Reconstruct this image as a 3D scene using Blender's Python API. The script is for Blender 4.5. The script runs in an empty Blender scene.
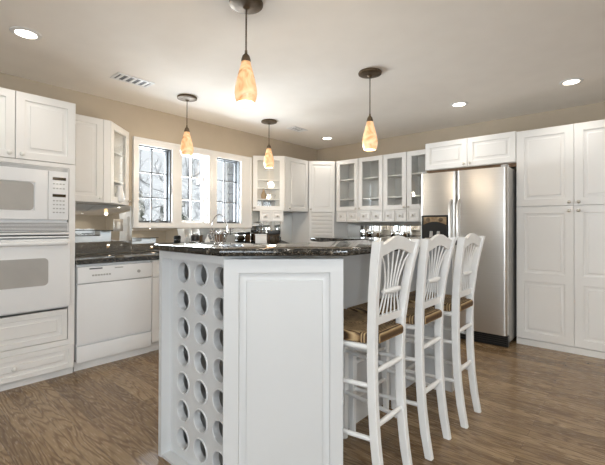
import bpy, bmesh, math, random
from mathutils import Vector, Matrix
R = math.radians
random.seed(7)
S = bpy.context.scene
COL = S.collection

# ------------------------------------------------------------------ camera
cam_d = bpy.data.cameras.new('camera')
cam_d.sensor_width = 36; cam_d.sensor_fit = 'HORIZONTAL'
cam_d.lens = 380.87 / 605 * 36
cam_d.shift_y = (223.41 - 232.5) / 605
cam_d.clip_start = .05
cam = bpy.data.objects.new('camera', cam_d); COL.objects.link(cam)
ya, pi_, ro = R(41.1319), R(.3969), R(.1719)
F = Vector((-math.sin(ya), math.cos(ya), 0)); Rt = Vector((math.cos(ya), math.sin(ya), 0)); U = Vector((0, 0, 1))
F, U = F*math.cos(pi_) + U*math.sin(pi_), U*math.cos(pi_) - F*math.sin(pi_)
Rt, U = Rt*math.cos(ro) + U*math.sin(ro), U*math.cos(ro) - Rt*math.sin(ro)
m = Matrix((Rt, U, -F)).transposed().to_4x4(); m.translation = Vector((0, 0, 1.182))
cam.matrix_world = m
S.camera = cam

# ------------------------------------------------------------------ world, lights, exposure
S.view_settings.view_transform = 'Standard'; S.view_settings.look = 'None'
S.view_settings.gamma = 1; S.view_settings.use_curve_mapping = False
S.view_settings.exposure = 0.80
W = bpy.data.worlds.new('overcast_sky'); S.world = W; W.use_nodes = True
wn = W.node_tree; bg = wn.nodes['Background']
bg.inputs[0].default_value = (.90, .95, 1.0, 1); bg.inputs[1].default_value = .60

def area(name, loc, rot, sx, sy, power, col):
    l = bpy.data.lights.new(name, 'AREA'); l.shape = 'RECTANGLE'; l.size = sx; l.size_y = sy
    l.energy = power; l.color = col
    o = bpy.data.objects.new(name, l); COL.objects.link(o); o.location = loc; o.rotation_euler = rot
    return o
# added soft fill, set outside the made-up windows behind and beside the camera
area('fill_front_left', (.05, -2.83, 1.5), (R(114), 0, 0), 1.3, 1.3, 32, (.82, .91, 1))
area('fill_front_right', (1.95, -2.83, 1.5), (R(114), 0, 0), 1.5, 1.3, 36, (.82, .91, 1))
area('fill_right', (3.23, -1.05, 1.5), (R(118), 0, R(90)), 1.1, 1.2, 58, (.82, .91, 1))
# daylight falling in through the kitchen window
area('daylight_kitchen', (-5.1, 2.66, 1.55), (R(108), 0, R(-90)), 2.2, 1.3, 215, (.82, .91, 1))

# ------------------------------------------------------------------ materials
def mat(name, col, rough=.5, metal=0, spec=.5, **kw):
    m = bpy.data.materials.new(name); m.use_nodes = True
    b = m.node_tree.nodes['Principled BSDF']
    b.inputs['Base Color'].default_value = (*col, 1); b.inputs['Roughness'].default_value = rough
    b.inputs['Metallic'].default_value = metal; b.inputs['Specular IOR Level'].default_value = spec
    for k, v in kw.items(): b.inputs[k].default_value = v
    return m
def nodes(m): return m.node_tree.nodes, m.node_tree.links, m.node_tree.nodes['Principled BSDF']
def ramp(n, stops):
    r = n.new('ShaderNodeValToRGB'); e = r.color_ramp.elements
    while len(e) < len(stops): e.new(.5)
    for k, (p, c) in enumerate(stops): e[k].position = p; e[k].color = (*c, 1)
    return r
def mathn(n, l, op, a, b=None, c=None):
    x = n.new('ShaderNodeMath'); x.operation = op
    for i, v in enumerate((a, b, c)):
        if v is None: continue
        if isinstance(v, (int, float)): x.inputs[i].default_value = v
        else: l.new(v, x.inputs[i])
    return x.outputs[0]
def speckle(m, c1, c2, scale, bump=0, det=4):
    n, l, b = nodes(m)
    tc = n.new('ShaderNodeTexCoord'); t = n.new('ShaderNodeTexNoise'); t.inputs['Scale'].default_value = scale; t.inputs['Detail'].default_value = det
    l.new(tc.outputs['Object'], t.inputs['Vector'])
    r = ramp(n, [(.35, c1), (.65, c2)]); l.new(t.outputs['Fac'], r.inputs[0]); l.new(r.outputs[0], b.inputs['Base Color'])
    if bump:
        bp = n.new('ShaderNodeBump'); bp.inputs['Strength'].default_value = bump; bp.inputs['Distance'].default_value = .002
        l.new(t.outputs['Fac'], bp.inputs['Height']); l.new(bp.outputs[0], b.inputs['Normal'])
    return m

M = {}
M['cab'] = speckle(mat('cabinet_paint', (.80, .775, .735), .32), (.84, .825, .80), (.86, .845, .82), 3)
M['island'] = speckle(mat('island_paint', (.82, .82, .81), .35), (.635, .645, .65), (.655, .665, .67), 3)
M['stool'] = speckle(mat('stool_paint', (.82, .82, .81), .38), (.80, .80, .79), (.84, .84, .83), 12)
M['enamel'] = speckle(mat('appliance_enamel', (.80, .79, .775), .22), (.86, .86, .86), (.88, .88, .88), 3)
M['trim'] = speckle(mat('trim_paint', (.82, .81, .79), .35), (.81, .80, .78), (.83, .82, .80), 3)
M['wall'] = speckle(mat('wall_paint', (.55, .44, .30), .75), (.50, .425, .325), (.52, .44, .34), 6, .05)
M['ceil'] = speckle(mat('ceiling_paint', (.84, .79, .73), .85), (.89, .84, .775), (.91, .86, .795), 6, .05)
M['tandisp'] = speckle(mat('bronze_tinted_panel', (.30, .21, .12), .25), (.20, .13, .07), (.42, .31, .19), 12)
M['porcelain'] = mat('porcelain', (.85, .84, .80), .15)
M['nickel'] = mat('nickel', (.62, .58, .52), .28, 1)
M['chrome'] = mat('chrome', (.8, .8, .8), .1, 1)
M['bronze'] = speckle(mat('bronze', (.12, .085, .05), .45, .6), (.10, .07, .04), (.17, .12, .075), 20)
M['black'] = mat('black_plastic', (.015, .015, .015), .3)
M['darkgrey'] = mat('dark_grey', (.10, .10, .105), .45)
M['grey'] = mat('grey_plastic', (.42, .41, .39), .4)
M['sash'] = mat('grey_window_sash', (.045, .047, .05), .5)
M['mirror'] = mat('mirror_glass', (.86, .87, .86), .02, 1)
M['ovenglass'] = speckle(mat('oven_glass', (.45, .43, .40), .12), (.43, .41, .385), (.48, .46, .43), 4)
M['display'] = mat('display_glass', (.05, .035, .02), .1)
M['snow'] = speckle(mat('snow', (.85, .86, .88), .9), (.80, .82, .85), (.88, .89, .90), 2)
M['siding'] = mat('grey_siding', (.40, .41, .43), .8)
M['brown'] = speckle(mat('brown_wood', (.16, .09, .045), .5), (.12, .065, .03), (.20, .12, .06), 9)
M['ceramic'] = mat('white_ceramic', (.80, .80, .79), .2)
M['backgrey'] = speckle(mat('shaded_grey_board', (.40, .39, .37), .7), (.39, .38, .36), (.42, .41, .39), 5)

def make_floor():
    m = mat('oak_floor', (.3, .2, .12), .28); n, l, b = nodes(m)
    tc = n.new('ShaderNodeTexCoord')
    br = n.new('ShaderNodeTexBrick'); br.offset = .37; br.offset_frequency = 2
    br.inputs['Scale'].default_value = 1; br.inputs['Brick Width'].default_value = 1.25; br.inputs['Row Height'].default_value = .082
    br.inputs['Mortar Size'].default_value = .0012; br.inputs['Mortar Smooth'].default_value = .2
    br.inputs['Color1'].default_value = (0, 0, 0, 1); br.inputs['Color2'].default_value = (1, 1, 1, 1); br.inputs['Mortar'].default_value = (.5, .5, .5, 1)
    l.new(tc.outputs['Object'], br.inputs['Vector'])
    sep = n.new('ShaderNodeSeparateColor'); l.new(br.outputs['Color'], sep.inputs[0]); pid = sep.outputs[0]
    # shift grain per plank
    mp = n.new('ShaderNodeMapping'); mp.inputs['Scale'].default_value = (1.3, 9, 1); l.new(tc.outputs['Object'], mp.inputs['Vector'])
    off = n.new('ShaderNodeCombineXYZ'); l.new(mathn(n, l, 'MULTIPLY', pid, 37.), off.inputs[2]); l.new(mathn(n, l, 'MULTIPLY', pid, 5.), off.inputs[0])
    add = n.new('ShaderNodeVectorMath'); add.operation = 'ADD'; l.new(mp.outputs[0], add.inputs[0]); l.new(off.outputs[0], add.inputs[1])
    ns = n.new('ShaderNodeTexNoise'); ns.inputs['Scale'].default_value = 1.1; ns.inputs['Detail'].default_value = 1.5; l.new(add.outputs[0], ns.inputs['Vector'])
    rings = mathn(n, l, 'SINE', mathn(n, l, 'MULTIPLY', ns.outputs['Fac'], 85.))
    rg = mathn(n, l, 'POWER', mathn(n, l, 'MULTIPLY_ADD', rings, .5, .5), 2.2)
    fine = n.new('ShaderNodeTexNoise'); fine.inputs['Scale'].default_value = 14; fine.inputs['Detail'].default_value = 5
    mp2 = n.new('ShaderNodeMapping'); mp2.inputs['Scale'].default_value = (1, 14, 1); l.new(tc.outputs['Object'], mp2.inputs['Vector']); l.new(mp2.outputs[0], fine.inputs['Vector'])
    base = ramp(n, [(0, (.21, .14, .075)), (.5, (.29, .197, .108)), (1, (.375, .268, .155))]); l.new(pid, base.inputs[0])
    dark = n.new('ShaderNodeMix'); dark.data_type = 'RGBA'; dark.blend_type = 'MULTIPLY'
    l.new(mathn(n, l, 'MULTIPLY', rg, .72), dark.inputs['Factor']); l.new(base.outputs[0], dark.inputs['A']); dark.inputs['B'].default_value = (.42, .33, .25, 1)
    f2 = n.new('ShaderNodeMix'); f2.data_type = 'RGBA'; f2.blend_type = 'MULTIPLY'; f2.inputs['Factor'].default_value = .55
    fr = ramp(n, [(.3, (.6, .58, .55)), (.7, (1.15, 1.12, 1.1))]); l.new(fine.outputs['Fac'], fr.inputs[0])
    l.new(dark.outputs['Result'], f2.inputs['A']); l.new(fr.outputs[0], f2.inputs['B'])
    seam = n.new('ShaderNodeMix'); seam.data_type = 'RGBA'; l.new(mathn(n, l, 'MULTIPLY', br.outputs['Fac'], .7), seam.inputs['Factor'])
    l.new(f2.outputs['Result'], seam.inputs['A']); seam.inputs['B'].default_value = (.05, .03, .018, 1)
    l.new(seam.outputs['Result'], b.inputs['Base Color'])
    l.new(mathn(n, l, 'MULTIPLY_ADD', fine.outputs['Fac'], .12, .2), b.inputs['Roughness'])
    bp = n.new('ShaderNodeBump'); bp.inputs['Strength'].default_value = .08; bp.inputs['Distance'].default_value = .002
    l.new(rg, bp.inputs['Height']); l.new(bp.outputs[0], b.inputs['Normal'])
    return m
M['floor'] = make_floor()

def make_granite():
    m = mat('black_granite', (.03, .03, .03), .06); n, l, b = nodes(m)
    tc = n.new('ShaderNodeTexCoord')
    v = n.new('ShaderNodeTexVoronoi'); v.inputs['Scale'].default_value = 260; l.new(tc.outputs['Object'], v.inputs['Vector'])
    t = n.new('ShaderNodeTexNoise'); t.inputs['Scale'].default_value = 45; t.inputs['Detail'].default_value = 6; l.new(tc.outputs['Object'], t.inputs['Vector'])
    s = n.new('ShaderNodeSeparateColor'); l.new(v.outputs['Color'], s.inputs[0])
    mixv = mathn(n, l, 'MULTIPLY_ADD', s.outputs[0], .45, mathn(n, l, 'MULTIPLY', t.outputs['Fac'], .75))
    r = ramp(n, [(.42, (.006, .006, .006)), (.62, (.02, .018, .015)), (.78, (.075, .065, .05)), (.92, (.26, .23, .19))])
    l.new(mixv, r.inputs[0]); l.new(r.outputs[0], b.inputs['Base Color'])
    return m
M['granite'] = make_granite()

def make_steel(name, vertical=True):
    m = mat(name, (.60, .58, .55), .26, 1); n, l, b = nodes(m)
    tc = n.new('ShaderNodeTexCoord'); mp = n.new('ShaderNodeMapping'); mp.inputs['Scale'].default_value = (1, 1, 160)
    l.new(tc.outputs['Object'], mp.inputs['Vector'])
    t = n.new('ShaderNodeTexNoise'); t.inputs['Scale'].default_value = 3; l.new(mp.outputs[0], t.inputs['Vector'])
    l.new(mathn(n, l, 'MULTIPLY_ADD', t.outputs['Fac'], .10, .27), b.inputs['Roughness'])
    r = ramp(n, [(.3, (.66, .64, .61)), (.7, (.72, .70, .67))]); l.new(t.outputs['Fac'], r.inputs[0]); l.new(r.outputs[0], b.inputs['Base Color'])
    return m
M['steel'] = make_steel('brushed_steel')

def make_rush():
    m = mat('woven_rush', (.45, .30, .14), .7); n, l, b = nodes(m)
    tc = n.new('ShaderNodeTexCoord'); sp = n.new('ShaderNodeSeparateXYZ'); l.new(tc.outputs['Object'], sp.inputs[0])
    x = mathn(n, l, 'ABSOLUTE', mathn(n, l, 'ADD', sp.outputs[0], .24)); y = mathn(n, l, 'ABSOLUTE', sp.outputs[1])
    sel = mathn(n, l, 'GREATER_THAN', y, x)
    nz = n.new('ShaderNodeTexNoise'); nz.inputs['Scale'].default_value = 18; nz.inputs['Detail'].default_value = 4; l.new(tc.outputs['Object'], nz.inputs['Vector'])
    c = n.new('ShaderNodeMix'); c.data_type = 'FLOAT'; l.new(sel, c.inputs['Factor']); l.new(x, c.inputs['A']); l.new(y, c.inputs['B'])
    wv = mathn(n, l, 'SINE', mathn(n, l, 'ADD', mathn(n, l, 'MULTIPLY', c.outputs['Result'], 480.), mathn(n, l, 'MULTIPLY', nz.outputs['Fac'], 3.)))
    h = mathn(n, l, 'MULTIPLY_ADD', wv, .5, .5)
    mix = mathn(n, l, 'MULTIPLY_ADD', h, .5, mathn(n, l, 'MULTIPLY', nz.outputs['Fac'], .62))
    r = ramp(n, [(.3, (.045, .022, .009)), (.52, (.20, .115, .045)), (.85, (.55, .40, .22))]); l.new(mix, r.inputs[0]); l.new(r.outputs[0], b.inputs['Base Color'])
    bp = n.new('ShaderNodeBump'); bp.inputs['Strength'].default_value = 1; bp.inputs['Distance'].default_value = .004; l.new(h, bp.inputs['Height']); l.new(bp.outputs[0], b.inputs['Normal'])
    return m
M['rush'] = make_rush()

def make_glass():
    m = bpy.data.materials.new('clear_glass'); m.use_nodes = True; n = m.node_tree.nodes; l = m.node_tree.links
    n.remove(n['Principled BSDF'])
    tr = n.new('ShaderNodeBsdfTransparent'); tr.inputs[0].default_value = (.985, .99, .985, 1); gl = n.new('ShaderNodeBsdfGlossy'); gl.inputs['Roughness'].default_value = .02
    lw = n.new('ShaderNodeLayerWeight'); lw.inputs['Blend'].default_value = .5; mx = n.new('ShaderNodeMixShader')
    fr = mathn(n, l, 'MULTIPLY_ADD', mathn(n, l, 'POWER', lw.outputs['Facing'], 4.), .5, .035)
    l.new(fr, mx.inputs[0]); l.new(tr.outputs[0], mx.inputs[1]); l.new(gl.outputs[0], mx.inputs[2])
    l.new(mx.outputs[0], n['Material Output'].inputs[0]); return m
M['glass'] = make_glass()

def make_shade():
    m = mat('amber_art_glass', (.75, .45, .2), .2); n, l, b = nodes(m)
    tc = n.new('ShaderNodeTexCoord')
    t = n.new('ShaderNodeTexNoise'); t.inputs['Scale'].default_value = 9; t.inputs['Detail'].default_value = 4; t.inputs['Distortion'].default_value = 1.2; l.new(tc.outputs['Object'], t.inputs['Vector'])
    r = ramp(n, [(.30, (.50, .23, .09)), (.44, (.80, .47, .24)), (.66, (.90, .62, .38))]); l.new(t.outputs['Fac'], r.inputs[0])
    l.new(r.outputs[0], b.inputs['Base Color']); l.new(r.outputs[0], b.inputs['Emission Color']); b.inputs['Emission Strength'].default_value = .42
    return m
M['shade'] = make_shade()
def emis(name, col, s):
    m = mat(name, col, .5); b = m.node_tree.nodes['Principled BSDF']
    b.inputs['Emission Color'].default_value = (*col, 1); b.inputs['Emission Strength'].default_value = s; return m
M['bulb'] = emis('warm_bulb', (1, .88, .68), 5)
M['can'] = emis('can_lamp', (1, .93, .82), 6)

def make_bark():
    m = mat('snowy_bark', (.3, .28, .27), .9); n, l, b = nodes(m)
    g = n.new('ShaderNodeNewGeometry'); s = n.new('ShaderNodeSeparateXYZ'); l.new(g.outputs['Normal'], s.inputs[0])
    tc = n.new('ShaderNodeTexCoord'); t = n.new('ShaderNodeTexNoise'); t.inputs['Scale'].default_value = 3; l.new(tc.outputs['Object'], t.inputs['Vector'])
    f = mathn(n, l, 'ADD', mathn(n, l, 'MULTIPLY', s.outputs[2], .7), mathn(n, l, 'MULTIPLY', t.outputs['Fac'], .5))
    r = ramp(n, [(.2, (.30, .30, .30)), (.55, (.86, .87, .89))]); l.new(f, r.inputs[0]); l.new(r.outputs[0], b.inputs['Base Color']); return m
M['bark'] = make_bark()
M['bush'] = speckle(mat('snowy_evergreen', (.1, .1, .1), .9), (.05, .06, .05), (.75, .76, .78), 7, 0, 6)

# ------------------------------------------------------------------ mesh helpers
class MB:
    def __init__(s): s.bm = bmesh.new()
    def faces(s, vs, fs):
        v = [s.bm.verts.new(p) for p in vs]
        for f in fs:
            try: s.bm.faces.new([v[i] for i in f])
            except ValueError: pass
        return v
    def box(s, x0, x1, y0, y1, z0, z1, bev=0):
        v = s.faces([(x, y, z) for z in (z0, z1) for y in (y0, y1) for x in (x0, x1)],
                    [(0, 2, 3, 1), (4, 5, 7, 6), (0, 1, 5, 4), (2, 6, 7, 3), (0, 4, 6, 2), (1, 3, 7, 5)])
        if bev:
            es = list({e for q in v for e in q.link_edges})
            bmesh.ops.bevel(s.bm, geom=es, offset=bev, segments=2, affect='EDGES', profile=.6)
        return s
    def loft(s, rings, cap=True, closed=False):
        vr = [[s.bm.verts.new(p) for p in r] for r in rings]; n = len(vr[0])
        pairs = list(zip(vr, vr[1:])) + ([(vr[-1], vr[0])] if closed else [])
        for a, b in pairs:
            for i in range(n):
                j = (i+1) % n
                try: s.bm.faces.new((a[i], a[j], b[j], b[i]))
                except ValueError: pass
        if cap and not closed:
            s.bm.faces.new(vr[0][::-1]); s.bm.faces.new(vr[-1])
        return s
    def prism(s, poly, z0, z1, bev=0):
        n0 = len(s.bm.edges)
        a = [s.bm.verts.new((x, y, z0)) for x, y in poly]; b = [s.bm.verts.new((x, y, z1)) for x, y in poly]
        fs = [s.bm.faces.new(a[::-1]), s.bm.faces.new(b)]
        for i in range(len(poly)):
            j = (i+1) % len(poly); s.bm.faces.new((a[i], a[j], b[j], b[i]))
        if bev:
            es = [e for f in fs for e in f.edges]
            bmesh.ops.bevel(s.bm, geom=es, offset=bev, segments=3, affect='EDGES', profile=.5)
        return s
    def lathe(s, prof, c=(0, 0, 0), axis='z', seg=20, cap=True):
        rings = []
        for r, h in prof:
            ring = []
            for k in range(seg):
                a = 2*math.pi*k/seg; p, q = r*math.cos(a), r*math.sin(a)
                d = {'z': (p, q, h), 'y': (p, -h, q), 'x': (h, p, q)}[axis]     # 'y' points to -y
                ring.append((c[0]+d[0], c[1]+d[1], c[2]+d[2]))
            rings.append(ring)
        return s.loft(rings, cap)
    def tube(s, pts, r, seg=8, closed=False):
        pts = [Vector(p) for p in pts]; n = len(pts); rings = []; up = None
        for i, p in enumerate(pts):
            if closed: t = pts[(i+1) % n] - pts[i-1]
            else: t = pts[min(i+1, n-1)] - pts[max(i-1, 0)]
            t.normalize()
            if up is None: up = Vector((0, 0, 1)) if abs(t.z) < .9 else Vector((1, 0, 0))
            u = t.cross(up)
            if u.length < 1e-4: u = t.orthogonal()
            u.normalize(); v = u.cross(t).normalized(); up = v
            rr = r[i] if isinstance(r, (list, tuple)) else r
            rings.append([p + u*math.cos(2*math.pi*k/seg)*rr + v*math.sin(2*math.pi*k/seg)*rr for k in range(seg)])
        return s.loft(rings, True, closed)
    def bar(s, secs):          # secs: (x, y, z, half x, half y)
        return s.loft([[(x-a, y-b, z), (x+a, y-b, z), (x+a, y+b, z), (x-a, y+b, z)] for x, y, z, a, b in secs])
    def door(s, x0, x1, z0, z1, y, t, panels, hole=False):
        def ring(a, b, c, d, yy): return [(a, yy, c), (b, yy, c), (b, yy, d), (a, yy, d)]
        e = .0025
        if not hole: s.loft([ring(x0, x1, z0, z1, y+t), ring(x0, x1, z0, z1, y+e), ring(x0+e, x1-e, z0+e, z1-e, y)], False)
        if not hole: s.faces(ring(x0, x1, z0, z1, y+t), [(0, 1, 2, 3)])
        cells = []
        zs = [z0+e] + [(panels[k][3]+panels[k+1][2])/2 for k in range(len(panels)-1)] + [z1-e]
        for k, (a, b, c, d) in enumerate(panels):
            o = ring(x0+e, x1-e, zs[k], zs[k+1], y)
            if hole:
                s.loft([ring(x0, x1, z0, z1, y+t), ring(x0, x1, z0, z1, y+e), o, ring(a, b, c, d, y), ring(a+.006, b-.006, c+.006, d-.006, y+.007), ring(a+.006, b-.006, c+.006, d-.006, y+t)], False, True)
            else:
                rg = [o, ring(a, b, c, d, y)]
                for i, dp in ((.003, .009), (.009, .011), (.032, .006), (.0355, .0005)): rg.append(ring(a+i, b-i, c+i, d-i, y+dp))
                s.loft(rg, False); s.faces(rg[-1], [(0, 1, 2, 3)])
        return s
    def build(s, name, m, parent=None, smooth=True, weld=True):
        bm = s.bm
        if weld: bmesh.ops.remove_doubles(bm, verts=bm.verts, dist=1e-5)
        bmesh.ops.recalc_face_normals(bm, faces=bm.faces)
        if smooth:
            for f in bm.faces: f.smooth = True
            for e in bm.edges:
                e.smooth = len(e.link_faces) == 2 and e.calc_face_angle(0) < R(38)
        me = bpy.data.meshes.new(name); bm.to_mesh(me); bm.free(); me.materials.append(M[m] if isinstance(m, str) else m)
        o = bpy.data.objects.new(name, me); COL.objects.link(o)
        if parent: o.parent = parent
        return o
def B(*a): return MB().box(*a)
def tag(o, label, cat, group=None):
    o['label'] = label; o['category'] = cat
    if group: o['group'] = group
    return o
def thing(name, label, cat, loc=(0, 0, 0), rz=0, group=None):
    o = bpy.data.objects.new(name, None); COL.objects.link(o); o.location = loc; o.rotation_euler = (0, 0, R(rz)); o.empty_display_size = .1
    return tag(o, label, cat, group)
def struct(o): o['kind'] = 'structure'; return o
def kids(o): return [c for c in bpy.data.objects if c.parent == o]
def dup(o, loc=None, parent=None, label=None):
    c = o.copy(); COL.objects.link(c)
    if parent: c.parent = parent
    if loc: c.location = loc
    if label: c['label'] = label
    for k in kids(o): dup(k, None, c)
    return c

def knob(parent, x, z, y=0, m='nickel', r=.015):
    return MB().lathe([(.005, 0), (.005, .012), (r, .016), (r, .022), (r*.7, .027), (.002, .029)], (x, y, z), 'y', 14).build('knob', m, parent)
def pdoor(parent, x0, x1, z0, z1, y=0, t=.02, st=.055, name='door', m='cab', panels=None, kn=None, km='nickel'):
    panels = panels or [(x0+st, x1-st, z0+st, z1-st)]
    d = MB().door(x0, x1, z0, z1, y, t, panels).build(name, m, parent)
    if kn: knob(d, kn[0], kn[1], y, km)
    return d
def gdoor(parent, x0, x1, z0, z1, y=0, t=.02, st=.055, m='cab', kn=None):
    p = (x0+st, x1-st, z0+st, z1-st)
    d = MB().door(x0, x1, z0, z1, y, t, [p], True).build('door', m, parent)
    B(p[0], p[1], y+.010, y+.013, p[2], p[3]).build('glass_pane', 'glass', d)
    if kn: knob(d, kn[0], kn[1], y)
    return d

# ------------------------------------------------------------------ the setting
XW, YW, H, XR, YF = -4.0, 4.95, 2.46, 3.0, -2.6
def wall(name, axis, p0, p1, u0, u1, holes, m='wall'):
    mb = MB(); us = sorted({u0, u1, *[v for h in holes for v in h[:2]]}); zs = sorted({0, H, *[v for h in holes for v in h[2:]]})
    for a, b in zip(us, us[1:]):
        for c, d in zip(zs, zs[1:]):
            if any(h[0] <= a and b <= h[1] and h[2] <= c and d <= h[3] for h in holes): continue
            if axis == 'x': mb.box(p0, p1, a, b, c, d)
            else: mb.box(a, b, p0, p1, c, d)
    return struct(mb.build(name, m, smooth=False, weld=False))
WZ0, WZ1 = 1.215, 2.05
WIN = [(1.905, 2.295), (2.415, 2.795), (2.91, 3.30)]
struct(B(XW-.2, XR+.2, YF-.2, YW+.2, -.1, 0).build('floor', 'floor', smooth=False))
struct(B(XW-.2, XR+.2, YF-.2, YW+.2, H, H+.1).build('ceiling', 'ceil', smooth=False))
wall('wall_left', 'x', XW-.16, XW, YF-.2, YW+.2, [(1.89, 3.32, WZ0-.015, WZ1+.015)])
wall('wall_back', 'y', YW, YW+.2, XW, XR+.2, [])
wall('wall_right', 'x', XR, XR+.2, YF-.2, YW, [(-1.6, -.5, .9, 2.1)])
wall('wall_front', 'y', YF-.2, YF, XW, XR, [(-.6, .7, .85, 2.15), (1.2, 2.7, .85, 2.15)])

def fill_window(name, axis, p, u0, u1, z0, z1, n):  # unseen windows, added to let the soft fill into the room
    mb = MB(); f = .06
    def bx(a, b, c, d):
        if axis == 'x': mb.box(p-.03, p+.03, a, b, c, d)
        else: mb.box(a, b, p-.03, p+.03, c, d)
    bx(u0, u1, z0, z0+f); bx(u0, u1, z1-f, z1)
    for k in range(n+1):
        c = u0 + (u1-u0-f)*k/n; bx(c, c+f, z0+f, z1-f)
    o = struct(mb.build(name, 'trim', smooth=False))
    g = MB()
    if axis == 'x': g.box(p-.004, p+.004, u0+f, u1-f, z0+f, z1-f)
    else: g.box(u0+f, u1-f, p-.004, p+.004, z0+f, z1-f)
    g.build('window_pane', 'glass', o)
fill_window('window_4', 'y', YF-.1, -.6, .7, .85, 2.15, 2)
fill_window('window_5', 'y', YF-.1, 1.2, 2.7, .85, 2.15, 2)
fill_window('window_6', 'x', XR+.1, -1.6, -.5, .9, 2.1, 1)

# kitchen window: one white casing, three sashes
mb = MB()
yo0, yo1, zo0, zo1 = 1.845, 3.485, 1.157, 2.122
t0, t1 = XW-.005, XW+.022
mb.box(t0, t1, yo0, WIN[0][0], zo0, zo1); mb.box(t0, t1, WIN[2][1], yo1, zo0, zo1)
for a, b in ((WIN[0][1], WIN[1][0]), (WIN[1][1], WIN[2][0])): mb.box(XW-.16, t1, a, b, WZ0, WZ1)
mb.box(t0, t1, WIN[0][0], WIN[2][1], WZ1, zo1); mb.box(t0, t1, WIN[0][0], WIN[2][1], zo0, WZ0)
mb.box(t1, t1+.012, yo0, yo0+.022, zo0, zo1); mb.box(t1, t1+.012, yo1-.022, yo1, zo0, zo1); mb.box(t1, t1+.012, yo0+.022, yo1-.022, zo1-.022, zo1)
mb.box(t1, t1+.012, yo0+.022, yo1-.022, zo0, zo0+.02)
struct(mb.build('trim_1', 'trim', smooth=False))
for k, (a, b) in enumerate(WIN):
    dark = k != 1; m = 'sash' if dark else 'trim'
    fr = MB(); x0, x1 = XW-.11, XW-.07; f = .022 if dark else .03
    fr.box(x0, x1, a, a+f, WZ0, WZ1); fr.box(x0, x1, b-f, b, WZ0, WZ1); fr.box(x0, x1, a+f, b-f, WZ0, WZ0+f); fr.box(x0, x1, a+f, b-f, WZ1-f, WZ1)
    w = struct(fr.build('window_%d' % (k+1), m, smooth=False))
    mu = MB(); c = (a+b)/2
    mu.box(x0+.008, x1-.008, c-.007, c+.007, WZ0+f, WZ1-f)
    for q in (1, 2):
        z = WZ0 + (WZ1-WZ0)*q/3; mu.box(x0+.008, x1-.008, a+f, b-f, z-.007, z+.007)
    mu.build('muntin', mat('grey_muntin', (.20, .205, .21), .5) if dark else 'trim', w, smooth=False)
    B(x0+.018, x0+.022, a+f, b-f, WZ0+f, WZ1-f).build('window_pane', 'glass', w, smooth=False)
    jb = MB(); jb.box(x1, XW-.012, b-.012, b, WZ0, WZ1); jb.box(x1, XW-.012, a, b-.012, WZ1-.014, WZ1)
    jb.build('jamb_liner', m, w, smooth=False)
    if dark:
        cr = MB().box(XW-.03, XW+.0, c-.05, c+.05, WZ0, WZ0+.012, .003); cr.tube([(XW-.0, c, WZ0+.012), (XW+.02, c+.005, WZ0+.03), (XW+.022, c+.06, WZ0+.028)], .006)
        cr.build('crank_handle', 'darkgrey', w)
    if k == 0:
        B(XW-.03, XW+.002, b-.016, b-.006, 1.55, 1.63, .003).build('sash_lock', 'black', w)

# white baseboard strip under the pantry is part of the cabinet; plain baseboards elsewhere
struct(B(XR-.015, XR, YF, -1.0, 0, .11).build('baseboard_right', 'trim', smooth=False))
struct(B(XW, XR-.015, YF, YF+.015, 0, .11).build('baseboard_front', 'trim', smooth=False))
struct(B(XW, XW+.015, YF+.015, .30, 0, .11).build('baseboard_left', 'trim', smooth=False))
struct(B(.06, XR-.015, YW-.015, YW, 0, .11).build('baseboard_back', 'trim', smooth=False))

rb = B(XW+.1, -1.0, YF+.016, YF+.022, .82, 2.3).build('reflector_panel', 'ceramic'); tag(rb, 'added unseen white blind pulled down on the wall behind the camera', 'reflector')  # added out of view to whiten the refrigerator's upper reflection
rb = B(XW+.001, XW+.007, YF+.1, -.55, .82, 2.3).build('reflector_panel', 'ceramic'); tag(rb, 'added unseen white blind pulled down on the left wall before the oven', 'reflector')  # second added panel, for the reflection in the left refrigerator door
# ------------------------------------------------------------------ outdoors
struct(B(-42, XW-.17, -12, 32, -1.1, -.9).build('snowy_ground', 'snow', smooth=False))
hs = thing('neighboring_house', 'grey clapboard house wing seen through the right-hand kitchen window', 'house', (-6.12, 5.9, -.9))
sd = MB(); zt = 3.75
sd.box(-1.55, 1.3, .05, 2.5, 0, zt)
for k in range(int(zt/.16)):
    z = k*.16; sd.faces([(-1.55, 0, z), (1.3, 0, z), (1.3, .05, z+.16), (-1.55, .05, z+.16), (-1.55, .05, z), (1.3, .05, z)], [(0, 1, 2, 3), (0, 4, 5, 1)])
sd.build('siding_wall', 'siding', hs, smooth=False)
B(-1.60, -1.50, -.03, .04, 0, zt).build('corner_board', 'snow', hs)
MB().loft([[(-1.9, -.35, zt), (1.5, -.35, zt), (1.5, 2.8, zt), (-1.9, 2.8, zt)], [(-1.9, -.35, zt+.12), (1.5, -.35, zt+.12), (1.5, 2.8, zt+.12), (-1.9, 2.8, zt+.12)], [(-1.9, 1.2, zt+.9), (1.5, 1.2, zt+.9), (1.5, 1.25, zt+.9), (-1.9, 1.25, zt+.9)]]).build('roof', 'grey', hs, smooth=False)

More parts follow.
